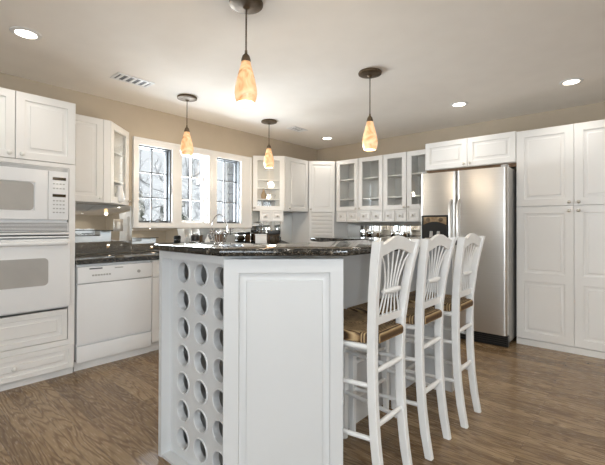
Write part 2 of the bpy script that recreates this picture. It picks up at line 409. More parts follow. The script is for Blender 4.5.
def tree(x, y, h, label):
    t = thing('bare_tree', label, 'tree', (x, y, -.9), random.uniform(0, 360), 'bare snowy trees beyond the kitchen window')
    tr, br = MB(), MB()
    lean = random.uniform(-.05, .05)
    tr.tube([(lean*z*.4, math.sin(z*.7)*.05, z) for z in [h*i/6 for i in range(7)]], [h*.007*(1-.8*i/6) for i in range(7)], 7)
    def branch(p, d, L, r, depth):
        pts = [p]; q = p.copy(); dd = d.copy()
        for i in range(4):
            dd = (dd + Vector((random.uniform(-.3, .3), random.uniform(-.3, .3), random.uniform(-.12, .22)))).normalized(); q = q + dd*L/4; pts.append(q.copy())
        br.tube(pts, [r*(1-.7*i/4) for i in range(5)], 4)
        if depth:
            for i in range(5):
                s = pts[random.randint(1, 4)]
                a = Vector((random.uniform(-1, 1), random.uniform(-1, 1), random.uniform(-.2, .9))).normalized()
                branch(s, (dd*.5+a).normalized(), L*random.uniform(.4, .65), r*.5, depth-1)
    for i in range(11):
        z = h*random.uniform(.2, .97); a = random.uniform(0, 6.28)
        branch(Vector((lean*z*.4, math.sin(z*.7)*.05, z)), Vector((math.cos(a), math.sin(a), .45)).normalized(), h*.20*(1.15-z/h), h*.0036, 2)
    tr.build('trunk', 'bark', t); br.build('branches', 'bark', t, weld=False)['kind'] = 'stuff'
tl = ['nearest bare snowy tree outside the left kitchen window', 'bare tree behind the bushes outside the left window', 'slender bare tree outside the middle kitchen window', 'bare tree at the right of the middle kitchen window',
      'far bare tree at the left edge of the left window', 'farthest bare tree outside the middle window', 'bare tree between the left and middle kitchen windows', 'bare tree just left of the grey house']
for (u, k), lb in zip([(-.40, 11), (-.355, 15), (-.30, 13), (-.255, 16), (-.43, 21), (-.29, 23), (-.335, 19), (-.235, 20)], tl):
    d = Vector((-.658, .753)) + Vector((.753, .658))*u
    tree(d.x*k, d.y*k, random.uniform(6.5, 8), lb)
def bush(x, y, r, h, label):
    o = MB()
    for i in range(90):
        a = random.uniform(0, 6.28); q = math.sqrt(random.random())*r; z = random.uniform(0, 1)
        c = Vector((math.cos(a)*q*(1.1-z*.35), math.sin(a)*q*(1.1-z*.35), .1+z*h))
        bmesh.ops.create_icosphere(o.bm, subdivisions=1, radius=random.uniform(.1, .2), matrix=Matrix.Translation(c) @ Matrix.Diagonal((1, 1, random.uniform(.6, 1.3), 1)))
    b = o.build('snowy_bush', 'bush', weld=False); b.location = (x, y, -.9); tag(b, label, 'bush', 'evergreen bushes outside the left kitchen window')
bush(-6.9, 3.16, .22, 2.55, 'dark snow-dusted bush at the left of the left kitchen window')
bush(-6.9, 3.99, .22, 2.5, 'dark snow-dusted bush at the right of the left kitchen window')

# ------------------------------------------------------------------ oven tower (left)
XF = -3.368
T = thing('oven_cabinet', 'tall white cabinet housing the microwave and wall oven', 'cabinet', (XF, .31, 0), 90)
mb = MB(); w = .787
mb.box(0, .02, .022, .628, .06, 2.155); mb.box(w-.02, w, .022, .628, .06, 2.155); mb.box(.02, w-.02, .61, .628, .06, 2.155)
mb.box(.02, w-.02, .022, .61, 2.135, 2.155); mb.box(.02, w-.02, .03, .61, 1.10, 1.12); mb.box(.02, w-.02, .03, .61, .535, .555)
mb.box(0, .045, .002, .022, .06, 1.662); mb.box(w-.045, w, .002, .022, .06, 1.662); mb.box(.045, w-.045, .002, .022, 1.632, 1.662); mb.box(.02, w-.02, .022, .61, 1.64, 1.662)
mb.box(.045, w-.045, .002, .022, 1.112, 1.128); mb.box(.045, w-.045, .002, .022, .245, .285)
mb.build('body', 'cab', T, smooth=False)
pdoor(T, .002, .391, 1.666, 2.155, kn=(.355, 1.70), km='porcelain'); pdoor(T, .395, w-.002, 1.666, 2.155, kn=(.43, 1.70), km='porcelain')
pdoor(T, .05, w-.05, .288, .525, .004, .018, .04, 'drawer')
pdoor(T, .0, w-.008, .06, .243, -.012, .018, .035, 'drawer', kn=(.39, .15), km='porcelain')
B(0, w, .03, .05, 0, .058).build('plinth', 'cab', T)

O = thing('microwave_oven', 'white built-in microwave above the wall oven', 'microwave', (XF, .31, 0), 90)
B(.05, w-.05, .024, .5, 1.135, 1.628).build('body', 'enamel', O)
for z0, z1, n in ((1.600, 1.629, 5), (1.135, 1.205, 7)):
    g = MB().box(.047, w-.047, .004, .02, z0-.002, z1)
    for k in range(n): z = z0 + (z1-z0)*(k+.15)/n; g.box(.055, w-.055, -.004, .004, z, z+(z1-z0)/n*.5)
    g.build('vent_grille', 'enamel', O, smooth=False)
    B(.055, w-.055, .002, .0045, z0, z1-.002).build('vent_shadow', 'darkgrey', O)
mb = MB().door(.048, .595, 1.225, 1.598, -.012, .03, [(.09, .515, 1.285, 1.505)], True); dr = mb.build('door', 'enamel', O)
mb = MB(); 
def rrect(x0, x1, z0, z1, r, n=6):
    out = []
    for cx, cz, a0 in ((x1-r, z1-r, 0), (x0+r, z1-r, 90), (x0+r, z0+r, 180), (x1-r, z0+r, 270)):
        for k in range(n+1):
            a = R(a0+90*k/n); out.append((cx+r*math.cos(a), cz+r*math.sin(a)))
    return out
def rplate(x0, x1, z0, z1, r, ya, yb):
    p = rrect(x0, x1, z0, z1, r); return MB().loft([[(x, yb, z) for x, z in p], [(x, ya, z) for x, z in p]])
B(.094, .511, .002, .012, 1.289, 1.501).build('door_backing', 'enamel', dr)
rplate(.100, .505, 1.293, 1.498, .03, -.008, .002).build('window', 'ovenglass', dr)
cp = B(.598, w-.052, -.012, .018, 1.225, 1.598, .003).build('control_panel', 'enamel', O)
for z in (1.53, 1.40): B(.625, .715, -.0145, -.012, z, z+.022).build('display', 'display', cp)
for r0 in (0, 1):
    for i in range(4):
        for j in range(4 if r0 else 2):
            x = .628+.022*i; z = (1.375-.03*j) if r0 else (1.505-.035*j)
            B(x, x+.013, -.0138, -.012, z-.008, z).build('button', 'grey', cp)

V = thing('built_in_oven', 'white built-in wall oven with grey window', 'oven', (XF, .31, 0), 90)
B(.05, w-.05, .03, .58, .56, 1.098).build('body', 'enamel', V)
B(.046, w-.046, .0, .028, 1.084, 1.108).build('trim_strip', 'black', V)
B(.046, w-.046, -.014, .028, 1.088, 1.1, .002).build('top_trim', 'enamel', V)
od = B(.04, w-.04, -.022, .001, .552, 1.078, .006).build('door', 'enamel', V)
rplate(.192, .597, .73, .935, .03, -.026, -.02).build('window', 'ovenglass', od)
hp = [(.065, -.022, 1.045), (.075, -.06, 1.047), (.12, -.068, 1.047), (.40, -.07, 1.047), (.66, -.068, 1.047), (.705, -.06, 1.047), (.715, -.022, 1.045)]
MB().tube(hp, .017, 12).build('handle', 'enamel', od)

# ------------------------------------------------------------------ dishwasher and base cabinets on the left wall
D = thing('dishwasher', 'white dishwasher under the granite counter beside the oven cabinet', 'dishwasher', (XF, 1.11, 0), 90)
B(.005, .625, .02, .6, .09, .866).build('body', 'enamel', D)
cpn = B(.004, .626, -.014, .02, .712, .845, .006).build('control_panel', 'enamel', D)
B(.09, .19, -.017, -.013, .822, .832).build('vent_slot', 'darkgrey', cpn); B(.29, .36, -.017, -.013, .818, .826).build('vent_slot', 'grey', cpn)
for k in range(7): B(.11+.022*k, .126+.022*k, -.0165, -.013, .765, .778).build('button', 'grey', cpn)
MB().lathe([(.014, 0), (.014, .006), (.012, .008)], (.5, -.014, .775), 'y', 16).build('indicator_dial', 'grey', cpn)
B(.004, .626, -.008, .02, .222, .706, .004).build('door', 'enamel', D)
B(.004, .626, -.006, .02, .078, .206, .004).build('kick_panel', 'enamel', D)
B(0, .63, .05, .07, 0, .076).build('plinth', 'cab', D)

def base_cab(loc, rz, w, label, drawer=True, depth=.6, kn=True):
    c = thing('base_cabinet', label, 'cabinet', loc, rz, 'white base cabinets under the granite counter')
    B(0, w, .022, depth, .09, .866).build('body', 'cab', c, smooth=False); B(0, w, .06, .08, 0, .09).build('plinth', 'cab', c)
    n = 2 if w > .6 else 1; ww = w/n
    for k in range(n):
        pdoor(c, k*ww+.003, (k+1)*ww-.003, .1, .695, kn=((k+.85 if k == 0 else k+.15)*ww, .64))
        pdoor(c, k*ww+.003, (k+1)*ww-.003, .71, .86, st=.035, name='drawer', kn=((k+.5)*ww, .785))
    return c
base_cab((XF, 1.743, 0), 90, .40, 'white base cabinet right beside the dishwasher')
base_cab((XF, 2.146, 0), 90, .90, 'wide white base cabinet below the kitchen window')
base_cab((XF, 3.049, 0), 90, 1.27, 'white base cabinet on the left wall nearest the room corner')
base_cab((XF+.02, 4.31, 0), 0, .72, 'white base cabinet on the back wall nearest the corner')
base_cab((XF+.742, 4.31, 0), 0, .73, 'white base cabinet beside the refrigerator')
ct = MB().prism([(XW+.002, 1.102), (-3.34, 1.102), (-3.34, 4.285), (-1.885, 4.285), (-1.885, YW-.002), (XW+.002, YW-.002)], .867, .905, .008).build('countertop', 'granite')
tag(ct, 'black granite countertop along the walls under the window', 'countertop')

# mirrored backsplash
def mirror(x0, x1, y0, y1, z0, z1, label):
    tag(B(x0, x1, y0, y1, z0, z1, .0015).build('mirror_panel', 'mirror'), label, 'mirror', 'mirrored backsplash panels')
mirror(XW, XW+.006, 1.102, 1.838, .907, 1.388, 'mirrored backsplash panel above the dishwasher')
mirror(XW, XW+.006, 1.842, 3.488, .907, 1.15, 'low mirrored backsplash panel under the kitchen window')
mirror(XW, XW+.006, 3.492, 3.95, .907, 1.385, 'mirrored backsplash panel behind the coffee maker')
mirror(XW, XW+.006, 3.954, 4.328, .907, 1.385, 'mirrored backsplash panel beside the roll-front garage')
mirror(-3.38, -2.64, YW-.006, YW, .907, 1.238, 'mirrored backsplash panel on the back wall beside the garage')
mirror(-2.636, -1.885, YW-.006, YW, .907, 1.238, 'mirrored backsplash panel on the back wall beside the refrigerator')
ol = thing('wall_outlet', 'white outlet on the mirrored backsplash above the dishwasher', 'outlet', (XW+.007, 1.70, 1.185), 90)
B(-.045, .045, -.008, 0, -.062, .062, .003).build('cover_plate', 'nickel', ol); B(-.018, .018, -.012, -.008, -.036, .036, .002).build('socket', 'porcelain', ol)

# ------------------------------------------------------------------ wall cabinets, left wall
XU, ZB, ZT = -3.67, 1.392, 2.155
c = thing('wall_cabinet', 'white wall cabinet between the oven cabinet and angled glass end', 'cabinet', (XU, 1.102, 0), 90)
mb = B(0, .385, .022, .328, ZB, ZT); mb.box(.325, .385, .0, .022, ZB, ZT); mb.build('body', 'cab', c, smooth=False)
pdoor(c, .004, .322, ZB, ZT, kn=(.295, ZB+.04), km='porcelain')

def tri_cab(loc, rz, w, label, kside, shelves):
    c = thing('glass_cabinet', label, 'cabinet', loc, rz)
    h = w/2; e = .022; mb = MB()
    poly = [(e, e), (w-e, e), (h, h)]
    for z0, z1 in ((ZB, ZB+.02), (ZT-.02, ZT)): mb.prism(poly, z0, z1)
    s = .012
    mb.prism([(e, e), (e+s*1.6, e), (h, h-s*1.2), (h, h)], ZB+.02, ZT-.02); mb.prism([(w-e, e), (h, h), (h, h-s*1.2), (w-e-s*1.6, e)], ZB+.02, ZT-.02)
    mb.build('body', 'cab', c, smooth=False)
    for z in shelves: MB().prism([(e+.03, e+.004), (w-e-.03, e+.004), (h, h-.03)], z, z+.015).build('shelf', 'cab', c, smooth=False)
    gdoor(c, .004, w-.004, ZB, ZT, st=.06, kn=(w-.03 if kside else .03, ZB+.04))
    return c
tri_cab((XU, 1.492, 0), 135, .44, 'angled glass-front end cabinet left of the kitchen window', 1, (1.605, 1.885))
tri_cab((-3.982, 3.508, 0), 45, .44, 'angled glass-front end cabinet right of the kitchen window', 0, (1.545, 1.70, 1.815))
c = thing('wall_cabinet', 'white solid-door wall cabinet beside the angled corner cabinet', 'cabinet', (XU, 3.825, 0), 90)
mb = B(0, .505, .022, .328, ZB, ZT); mb.box(0, .055, 0, .022, ZB, ZT); mb.build('body', 'cab', c, smooth=False)
pdoor(c, .058, .501, ZB, ZT, kn=(.09, ZB+.04))

S2 = math.sqrt(.5)
def pent():   # local frame of the 45 degree corner: origin (-3.67, 4.335)
    out = []
    for x, y in ((-3.67, 4.335), (-3.385, 4.62), (-3.385, 4.948), (-3.998, 4.948), (-3.998, 4.335)):
        dx, dy = x+3.67, y-4.335; out.append(((dx+dy)*S2, (dy-dx)*S2))
    return out
PT = pent(); CW = PT[1][0]
PB = [(.016, .022), (CW-.016, .022)] + PT[2:]
c = thing('corner_cabinet', 'white solid-door wall cabinet set diagonally across the room corner', 'cabinet', (-3.67, 4.335, 0), 45)
MB().prism(PB, ZB, ZT).build('body', 'cab', c, smooth=False)
pdoor(c, .006, CW-.006, ZB, ZT, kn=(.035, ZB+.04))
c = thing('appliance_garage', 'white roll-front appliance garage under the diagonal corner cabinet', 'cabinet', (-3.67, 4.335, 0), 45)
mb = MB().prism(PB, .906, ZB-.002); mb.box(.018, .045, 0, .022, .906, ZB-.002); mb.box(CW-.045, CW-.018, 0, .022, .906, ZB-.002); mb.build('body', 'cab', c, smooth=False)
mb = MB(); n = 8
for k in range(n):
    z0 = .91 + k*(ZB-.915)/n; z1 = z0 + (ZB-.915)/n
    mb.loft([[(x, .02, z0), (x, .004, z0+.004), (x, .0, (z0+z1)/2), (x, .004, z1-.004), (x, .02, z1)] for x in (.047, CW-.047)])
mb.build('tambour_door', 'cab', c, smooth=False)
MB().tube([(CW/2-.05, 0, .935), (CW/2-.05, -.02, .935), (CW/2+.05, -.02, .935), (CW/2+.05, 0, .935)], .005).build('handle', 'nickel', c)

# small drawers hung below the angled glass cabinet
c = thing('drawer_box', 'white two-drawer box under the angled glass cabinet', 'drawers', (-3.905, 3.57, 0), 45)
B(0, .33, .02, .10, 1.245, ZB-.002).build('body', 'cab', c)
for k in range(2): pdoor(c, .003+.165*k, .162+.165*k, 1.25, ZB-.006, st=.018, name='drawer', kn=(.0825+.165*k, 1.318))

# ------------------------------------------------------------------ glass cabinets, back wall
YU = 4.62
def glass_cab(x0, w, label, kn_right, drawers):
    c = thing('glass_cabinet', label, 'cabinet', (x0, YU, 0), 0, 'glass-front cabinets on the back wall')
    mb = MB(); s = .018; zb = ZB+.012
    mb.box(0, s, .022, .328, zb, ZT); mb.box(w-s, w, .022, .328, zb, ZT); mb.box(s, w-s, .022, .328, zb, zb+s); mb.box(s, w-s, .022, .328, ZT-s, ZT); mb.box(s, w-s, .31, .328, zb+s, ZT-s)
    mb.build('body', 'cab', c, smooth=False)
    for z in (1.568, 1.858): B(s+.002, w-s-.002, .05, .308, z, z+.018).build('shelf', 'cab', c)
    gdoor(c, .003, w-.003, zb, ZT, st=.058, kn=((w-.03) if kn_right else .03, zb+.03))
    d = thing('drawer_box', label.replace('glass-front cabinet', 'box of small drawers under the glass cabinet'), 'drawers', (x0, YU, 0), 0, 'small spice drawers under the glass cabinets')
    B(0, w, .02, .328, 1.242, zb-.002).build('body', 'cab', d)
    ww = w/2
    for k in range(2): pdoor(d, k*ww+.003, (k+1)*ww-.003, 1.246, zb-.006, st=.016, name='drawer', kn=((k+.5)*ww, 1.322))
glass_cab(-3.37, .385, 'glass-front cabinet on the back wall nearest the corner', True, 2)
glass_cab(-2.982, .395, 'glass-front cabinet on the back wall second from the corner', False, 2)
glass_cab(-2.584, .342, 'glass-front cabinet on the back wall third from the corner', True, 2)
glass_cab(-2.239, .345, 'glass-front cabinet on the back wall beside the refrigerator', False, 2)

# ------------------------------------------------------------------ pantry, refrigerator, cabinet over it
YP = 4.336
c = thing('overfridge_cabinet', 'low white two-door cabinet above the refrigerator', 'cabinet', (-1.868, YP, 0))
B(0, .957, .022, .61, 1.842, ZT).build('body', 'cab', c, smooth=False)
B(0, .957, .05, .07, 1.80, 1.841).build('filler_board', 'brown', c)
pdoor(c, .003, .477, 1.845, ZT, kn=(.445, 1.875)); pdoor(c, .481, .954, 1.845, ZT, kn=(.513, 1.875))
P = thing('pantry_cabinet', 'tall white four-door pantry cabinet right of the refrigerator', 'cabinet', (-.908, YP, 0))
B(0, .96, .022, .612, .06, 2.145).build('body', 'cab', P, smooth=False)
B(0, .96, .012, .03, 0, .058).build('plinth', 'cab', P)
for k in range(2):
    a, b = .002+.479*k, .478+.479*k; kx = (b-.035) if k == 0 else (a+.035)
    pdoor(P, a, b, 1.385, 2.145, st=.07, kn=(kx, 1.415)); pdoor(P, a, b, .066, 1.375, panels=[(a+.07, b-.07, .14, .64), (a+.07, b-.07, .725, 1.315)], kn=(kx, 1.335))

G = thing('refrigerator', 'stainless steel side-by-side refrigerator with dispenser in left door', 'refrigerator', (-1.824, 4.10, 0))
B(.004, .881, .075, .80, .03, 1.778, .006).build('body', 'grey', G)
def fdoor(x0, x1):
    rings = []; n = 10
    sec = [(x0, .07)] + [(x0+.03*(1-math.cos(R(90*k/5))), .035-.035*math.sin(R(90*k/5))) for k in range(6)] + [(x1-.03+.03*math.sin(R(90*k/5)), .035*(1-math.cos(R(90*k/5)))) for k in range(6)] + [(x1, .07)]
    return MB().loft([[(x, y, z) for x, y in sec] for z in (.115, 1.77)])
fl = fdoor(0, .397).build('freezer_door', 'steel', G); fr_ = fdoor(.403, .885).build('fridge_door', 'steel', G)
for d, x in ((fl, .352), (fr_, .434)):
    MB().tube([(x, .002, 1.46), (x, -.03, 1.45), (x, -.05, 1.41), (x, -.052, 1.1), (x, -.05, .72), (x, -.03, .68), (x, .002, .67)], .014, 12).build('handle', 'steel', d)
dp = MB().door(.022, .322, 1.02, 1.305, -.006, .012, [(.037, .307, 1.035, 1.29)], True).build('dispenser', 'black', fl)
B(.038, .306, -.002, .001, 1.036, 1.289).build('recess', 'black', dp)
mb = MB(); arc = [(.045+.254*k/12, 1.20+.035*math.sin(math.pi*k/12)) for k in range(13)]
mb.loft([[(x, yy, z) for x, z in arc] + [(.299, yy, 1.285), (.045, yy, 1.285)] for yy in (-.002, -.011)]); mb.build('control_arch', 'tandisp', dp)
for x in (.10, .24): MB().lathe([(.020, 0), (.024, .006), (.012, .010)], (x, -.011, 1.255), 'y', 16).build('dial', 'bronze', dp)
for x in (.13, .21): MB().loft([[(x-.02, -.002, 1.06), (x+.02, -.002, 1.06), (x+.016, -.002, 1.13), (x-.016, -.002, 1.13)], [(x-.018, -.014, 1.062), (x+.018, -.014, 1.062), (x+.014, -.008, 1.128), (x-.014, -.008, 1.128)]]).build('paddle', 'grey', dp)
B(.06, .284, -.012, -.002, 1.04, 1.055).build('drip_tray', 'nickel', dp)
mb = MB().box(.006, .89, .012, .075, .006, .108)
for k in range(4): mb.box(.02, .88, .004, .012, .025+.02*k, .034+.02*k)
mb.build('toe_grille', 'black', G, smooth=False)
for x in (.05, .85): MB().lathe([(.02, 0), (.02, .03)], (x, .1, 0), 'z', 12).build('foot', 'black', G)
B(.825, .885, .02, .09, 1.77, 1.795, .004).build('hinge_cover', 'grey', G); B(0, .06, .02, .09, 1.77, 1.79, .004).build('hinge_cover', 'grey', G)

# ------------------------------------------------------------------ island
IX0, IX1, IXB, IY0, IYC, IY1, IZ = -1.852, -.951, -1.262, .997, 1.361, 2.80, 1.053
I = thing('kitchen_island', 'white kitchen island with a wine rack in its near end', 'island', (0, 0, 0))
mb = MB(); CX = -1.315
mb.box(IX0, IXB, 1.34, 1.37, .06, IZ); mb.box(-1.40, IXB, 1.37, 2.45, .06, IZ); mb.box(IX0, IXB, 2.45, IY1, .06, IZ); mb.box(IX0, -1.40, 1.37, 2.45, .06, .868)
mb.box(IX0, IX0+.026, IY0, 1.34, 0, IZ)                   # outer side of the wine rack bay
mb.box(IX0+.026, CX, IY0, 1.34, 1.018, IZ); mb.box(IX0+.026, CX, IY0+.004, 1.34, 0, .012)
mb.box(IX0+.02, IXB, 1.34, IY1, 0, .06)
mb.box(CX+.005, IXB, 1.10, 1.34, 0, IZ)
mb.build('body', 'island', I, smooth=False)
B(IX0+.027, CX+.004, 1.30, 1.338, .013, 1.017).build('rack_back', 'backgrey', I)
# rack plate with round holes and tubes
px0, px1, pz0, pz1, py = IX0+.027, CX+.002, .013, 1.017, 1.052
cx = [-1.711, -1.559, -1.407]; dz = .1415; z7 = .075; cz = [z7 + dz*k for k in range(7)]
cz = [.114+.1388*k for k in range(7)]
mb = MB(); seg = 32; rad = .053
xe = [px0, -1.635, -1.483, px1]; ze = [pz0] + [(a+b)/2 for a, b in zip(cz, cz[1:])] + [pz1]
for i, x in enumerate(cx):
    for j, z in enumerate(cz):
        circ, sq, circb = [], [], []
        for k in range(seg):
            a = 2*math.pi*(k+.5)/seg; ca, sa = math.cos(a), math.sin(a)
            tx = ((xe[i+1]-x) if ca > 0 else (xe[i]-x))/ca if abs(ca) > 1e-9 else 9; tz = ((ze[j+1]-z) if sa > 0 else (ze[j]-z))/sa if abs(sa) > 1e-9 else 9
            t = min(tx, tz); circ.append((x+rad*ca, py, z+rad*sa)); sq.append((x+t*ca, py, z+t*sa)); circb.append((x+rad*ca, py+.015, z+rad*sa))
        # snap the square ring to its corners
        for (X, Z) in ((xe[i], ze[j]), (xe[i+1], ze[j]), (xe[i], ze[j+1]), (xe[i+1], ze[j+1])):
            b = min(range(seg), key=lambda q: (sq[q][0]-X)**2+(sq[q][2]-Z)**2); sq[b] = (X, py, Z)
        mb.loft([sq, circ, circb], False)
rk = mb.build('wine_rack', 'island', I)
for i, x in enumerate(cx):
    for j, z in enumerate(cz):
        mb = MB(); rings = []
        for (r, y) in ((.0565, py-.004), (.0575, py+.002), (.0575, py+.032), (.050, py+.032), (.050, py-.002), (.0525, py-.005)):
            rings.append([(x+r*math.cos(2*math.pi*k/28), y, z+r*math.sin(2*math.pi*k/28)) for k in range(28)])
        mb.loft(rings, False, True).build('bottle_tube', 'island', rk)
# angled front panel
L = math.hypot(IX1-CX, IYC-IY0)
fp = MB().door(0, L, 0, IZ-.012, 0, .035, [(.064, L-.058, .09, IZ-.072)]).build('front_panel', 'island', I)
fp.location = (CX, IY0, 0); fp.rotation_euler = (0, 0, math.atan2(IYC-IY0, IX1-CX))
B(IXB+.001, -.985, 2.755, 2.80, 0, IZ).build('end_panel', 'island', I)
arc = [(-1.93+.21*math.cos(R(a)), 2.63+.21*math.sin(R(a))) for a in range(90, 271, 15)]
ic = MB().prism([(-1.862, .966), (-1.302, .966), (-.922, 1.348), (-.922, 2.84)] + arc + [(-1.415, 2.42), (-1.415, 1.39), (-1.862, 1.39)], 1.054, 1.087, .010).build('island_countertop', 'granite')
tag(ic, 'raised polished black granite bar top on the island', 'countertop')

lc = MB().prism([(-1.88, 1.392), (-1.403, 1.392), (-1.403, 2.418), (-1.88, 2.418)], .869, .905, .008).build('island_countertop', 'granite')
tag(lc, 'lower granite counter on the window side of the island', 'countertop')
ck = thing('cooktop', 'white gas cooktop with black grates on the lower island counter', 'cooktop', (-1.645, 1.90, .906))
B(-.20, .20, -.38, .38, 0, .012, .004).build('tray', 'enamel', ck)
for gx in (-.09, .09):
    for gy in (-.22, .22):
        b_ = MB().lathe([(.035, .012), (.04, .02), (.03, .026)], (gx, gy, 0), 'z', 16).build('burner', 'black', ck)
for gy in (-.22, .22):
    g_ = MB()
    for q in (-.17, -.085, 0, .085, .17): g_.box(q-.005, q+.005, gy-.12, gy+.12, .030, .042)
    g_.box(-.175, .175, gy-.125, gy-.115, .012, .042); g_.box(-.175, .175, gy+.115, gy+.125, .012, .042)
    g_.build('grate', 'black', ck, smooth=False)
for k in range(4): MB().lathe([(.016, .012), (.015, .03), (.010, .032)], (-.12+.08*k, 0, 0), 'z', 14).build('knob', 'black', ck)
# ------------------------------------------------------------------ bar stools
def make_stool(loc, label):
    t = thing('bar_stool', label, 'stool', loc, 0, 'white rush-seat stools at the island')
    Z = [0, .12, .25, .42, .60, .74, .89, 1.01, 1.12]
    X = [.012, -.010, -.026, -.037, -.040, -.037, -.022, -.004, .018]
    Y = [.124, .1245, .125, .127, .129, .132, .149, .166, .184]
    for s in (-1, 1):
        mb = MB().bar([(x, s*y, z, .0205 if z > .05 else .0185, .0165) for x, y, z in zip(X, Y, Z)])
        es = [e for e in mb.bm.edges if abs((e.verts[0].co-e.verts[1].co).z) > .05]
        bmesh.ops.bevel(mb.bm, geom=es, offset=.004, segments=2, affect='EDGES')
        mb.build('rear_leg', 'stool', t)
        mb = MB().bar([(-.408, s*.193, 0, .015, .015), (-.412, s*.191, .3, .019, .019), (-.414, s*.19, .675, .019, .019)])
        es = [e for e in mb.bm.edges if abs((e.verts[0].co-e.verts[1].co).z) > .05]
        bmesh.ops.bevel(mb.bm, geom=es, offset=.005, segments=2, affect='EDGES')
        mb.build('front_leg', 'stool', t)
        # side rails and stretchers
        for z, r, nm in ((.655, .014, 'seat_rail'), (.487, .011, 'stretcher'), (.258, .011, 'stretcher')):
            MB().tube([(-.41, s*.19, z), (-.22, s*.16, z), (-.035, s*.128, z)], r, 10).build(nm, 'stool', t)
    for z in (.313, .551): MB().tube([(-.030, -.125, z), (-.030, 0, z), (-.030, .125, z)], [.010, .0135, .010], 10).build('stretcher', 'stool', t)
    for z in (.20, .40): MB().tube([(-.41, -.19, z), (-.41, 0, z), (-.41, .19, z)], [.011, .014, .011], 10).build('stretcher', 'stool', t)
    # rush seat
    poly = [(-.012, -.108), (-.058, -.109), (-.062, -.148), (-.435, -.213), (-.445, -.203), (-.445, .203), (-.435, .213), (-.062, .148), (-.058, .109), (-.012, .108)]
    rings = []; cxs = -.23
    for z, k in ((.668, .93), (.674, .985), (.684, 1.0), (.700, 1.0), (.712, .98), (.717, .93), (.713, .6), (.708, .2)):
        rings.append([(cxs+(x-cxs)*k, y*k, z) for x, y in poly])
    MB().loft(rings).build('seat', 'rush', t)
    # crest rail, lower rail, gather bar and spindles
    def bx(z):
        for a, b, c, d in zip(Z, Z[1:], X, X[1:]):
            if a <= z <= b: return c+(d-c)*(z-a)/(b-a)
        return X[-1]
    rings = []
    for k in range(15):
        u = -1+2*k/14; y = u*.170; a = .036*(.5+.5*math.cos(math.pi*u)); zb, zt = 1.052+a*.8, 1.104+a
        if abs(u) > .97: y = u*.172
        rings.append([(bx(zb)-.011, y, zb), (bx(zb)+.009, y, zb), (bx(1.11)+.009, y, zt), (bx(1.11)-.011, y, zt)])
    MB().loft(rings).build('crest_rail', 'stool', t)
    MB().loft([[(bx(.74)-.010, y, .750), (bx(.74)+.010, y, .750), (bx(.78)+.010, y, .785), (bx(.78)-.010, y, .785)] for y in (-.125, -.06, 0, .06, .125)]).build('lower_rail', 'stool', t)
    MB().tube([(bx(.893)+.004, -.076, .893), (bx(.893)+.012, 0, .893), (bx(.893)+.004, .076, .893)], [.010, .014, .010], 10).build('spindle_bar', 'stool', t)
    for k in range(6):
        u = -1+2*k/5
        pts = [(bx(.78), u*.098, .78), (bx(.83), u*.078, .83), (bx(.893), u*.058, .893), (bx(.95), u*.064, .95), (bx(1.02), u*.096, 1.02), (bx(1.07), u*.138, 1.062+.022*(1-u*u))]
        MB().tube(pts, [.0036, .0042, .0045, .0045, .0042, .0036], 7).build('spindle', 'stool', t)
    return t
st = make_stool((-.820, 1.577, 0), 'nearest white bar stool, beside the island front panel')
dup(st, (-.805, 2.020, 0), None, 'middle white rush-seat bar stool at the island')
dup(st, (-.772, 2.455, 0), None, 'farthest white bar stool, nearest the refrigerator')

# ------------------------------------------------------------------ pendants, recessed lights, vents
def pendant(loc, drop, label, power):
    t = thing('pendant_light', label, 'pendant', loc, 0, 'amber glass pendants hanging from the ceiling')
    MB().lathe([(.093, 0), (.097, -.008), (.095, -.018), (.078, -.024), (.062, -.026), (.02, -.032), (.012, -.042), (.003, -.044)][::-1], (0, 0, 0), 'z', 28).build('canopy', 'bronze', t)
    b = -drop
    MB().tube([(0, 0, -.03), (0, 0, b+.285)], .0045, 8).build('rod', 'bronze', t)
    MB().lathe([(.027, b+.232), (.027, b+.245), (.020, b+.268), (.008, b+.282), (.007, b+.30)], (0, 0, 0), 'z', 20).build('socket_cap', 'bronze', t)
    prof = [(.050, 0), (.0595, .025), (.064, .055), (.062, .085), (.053, .13), (.040, .18), (.030, .215), (.026, .238)]
    sh = MB(); seg = 28
    full = [(r, b+z) for r, z in prof] + [(r-.004, b+z) for r, z in prof[::-1]]
    rings = [[(r*math.cos(2*math.pi*k/seg), r*math.sin(2*math.pi*k/seg), z) for k in range(seg)] for r, z in full]
    sh.loft(rings, False, True); sh.build('lamp_shade', 'shade', t)
    MB().lathe([(.002, b+.012), (.040, b+.014), (.046, b+.022), (.038, b+.05), (.012, b+.09), (.002, b+.095)], (0, 0, 0), 'z', 20).build('bulb', 'bulb', t)
    l = bpy.data.lights.new('pendant_glow', 'POINT'); l.energy = power; l.color = (1, .85, .66); l.shadow_soft_size = .05
    o = bpy.data.objects.new('pendant_glow', l); COL.objects.link(o); o.parent = t; o.location = (0, 0, b-.06)
pendant((-1.67, 1.418, H), .577, 'largest amber glass pendant, nearest over the island', 4.6)
pendant((-1.653, 2.738, H), .646, 'amber glass pendant over the far end of the island', 1.5)
pendant((-3.35, 2.087, H), .582, 'amber glass pendant hanging in front of the kitchen window', 5)
pendant((-3.356, 3.218, H), .57, 'amber glass pendant hanging before the angled glass cabinet', 4)

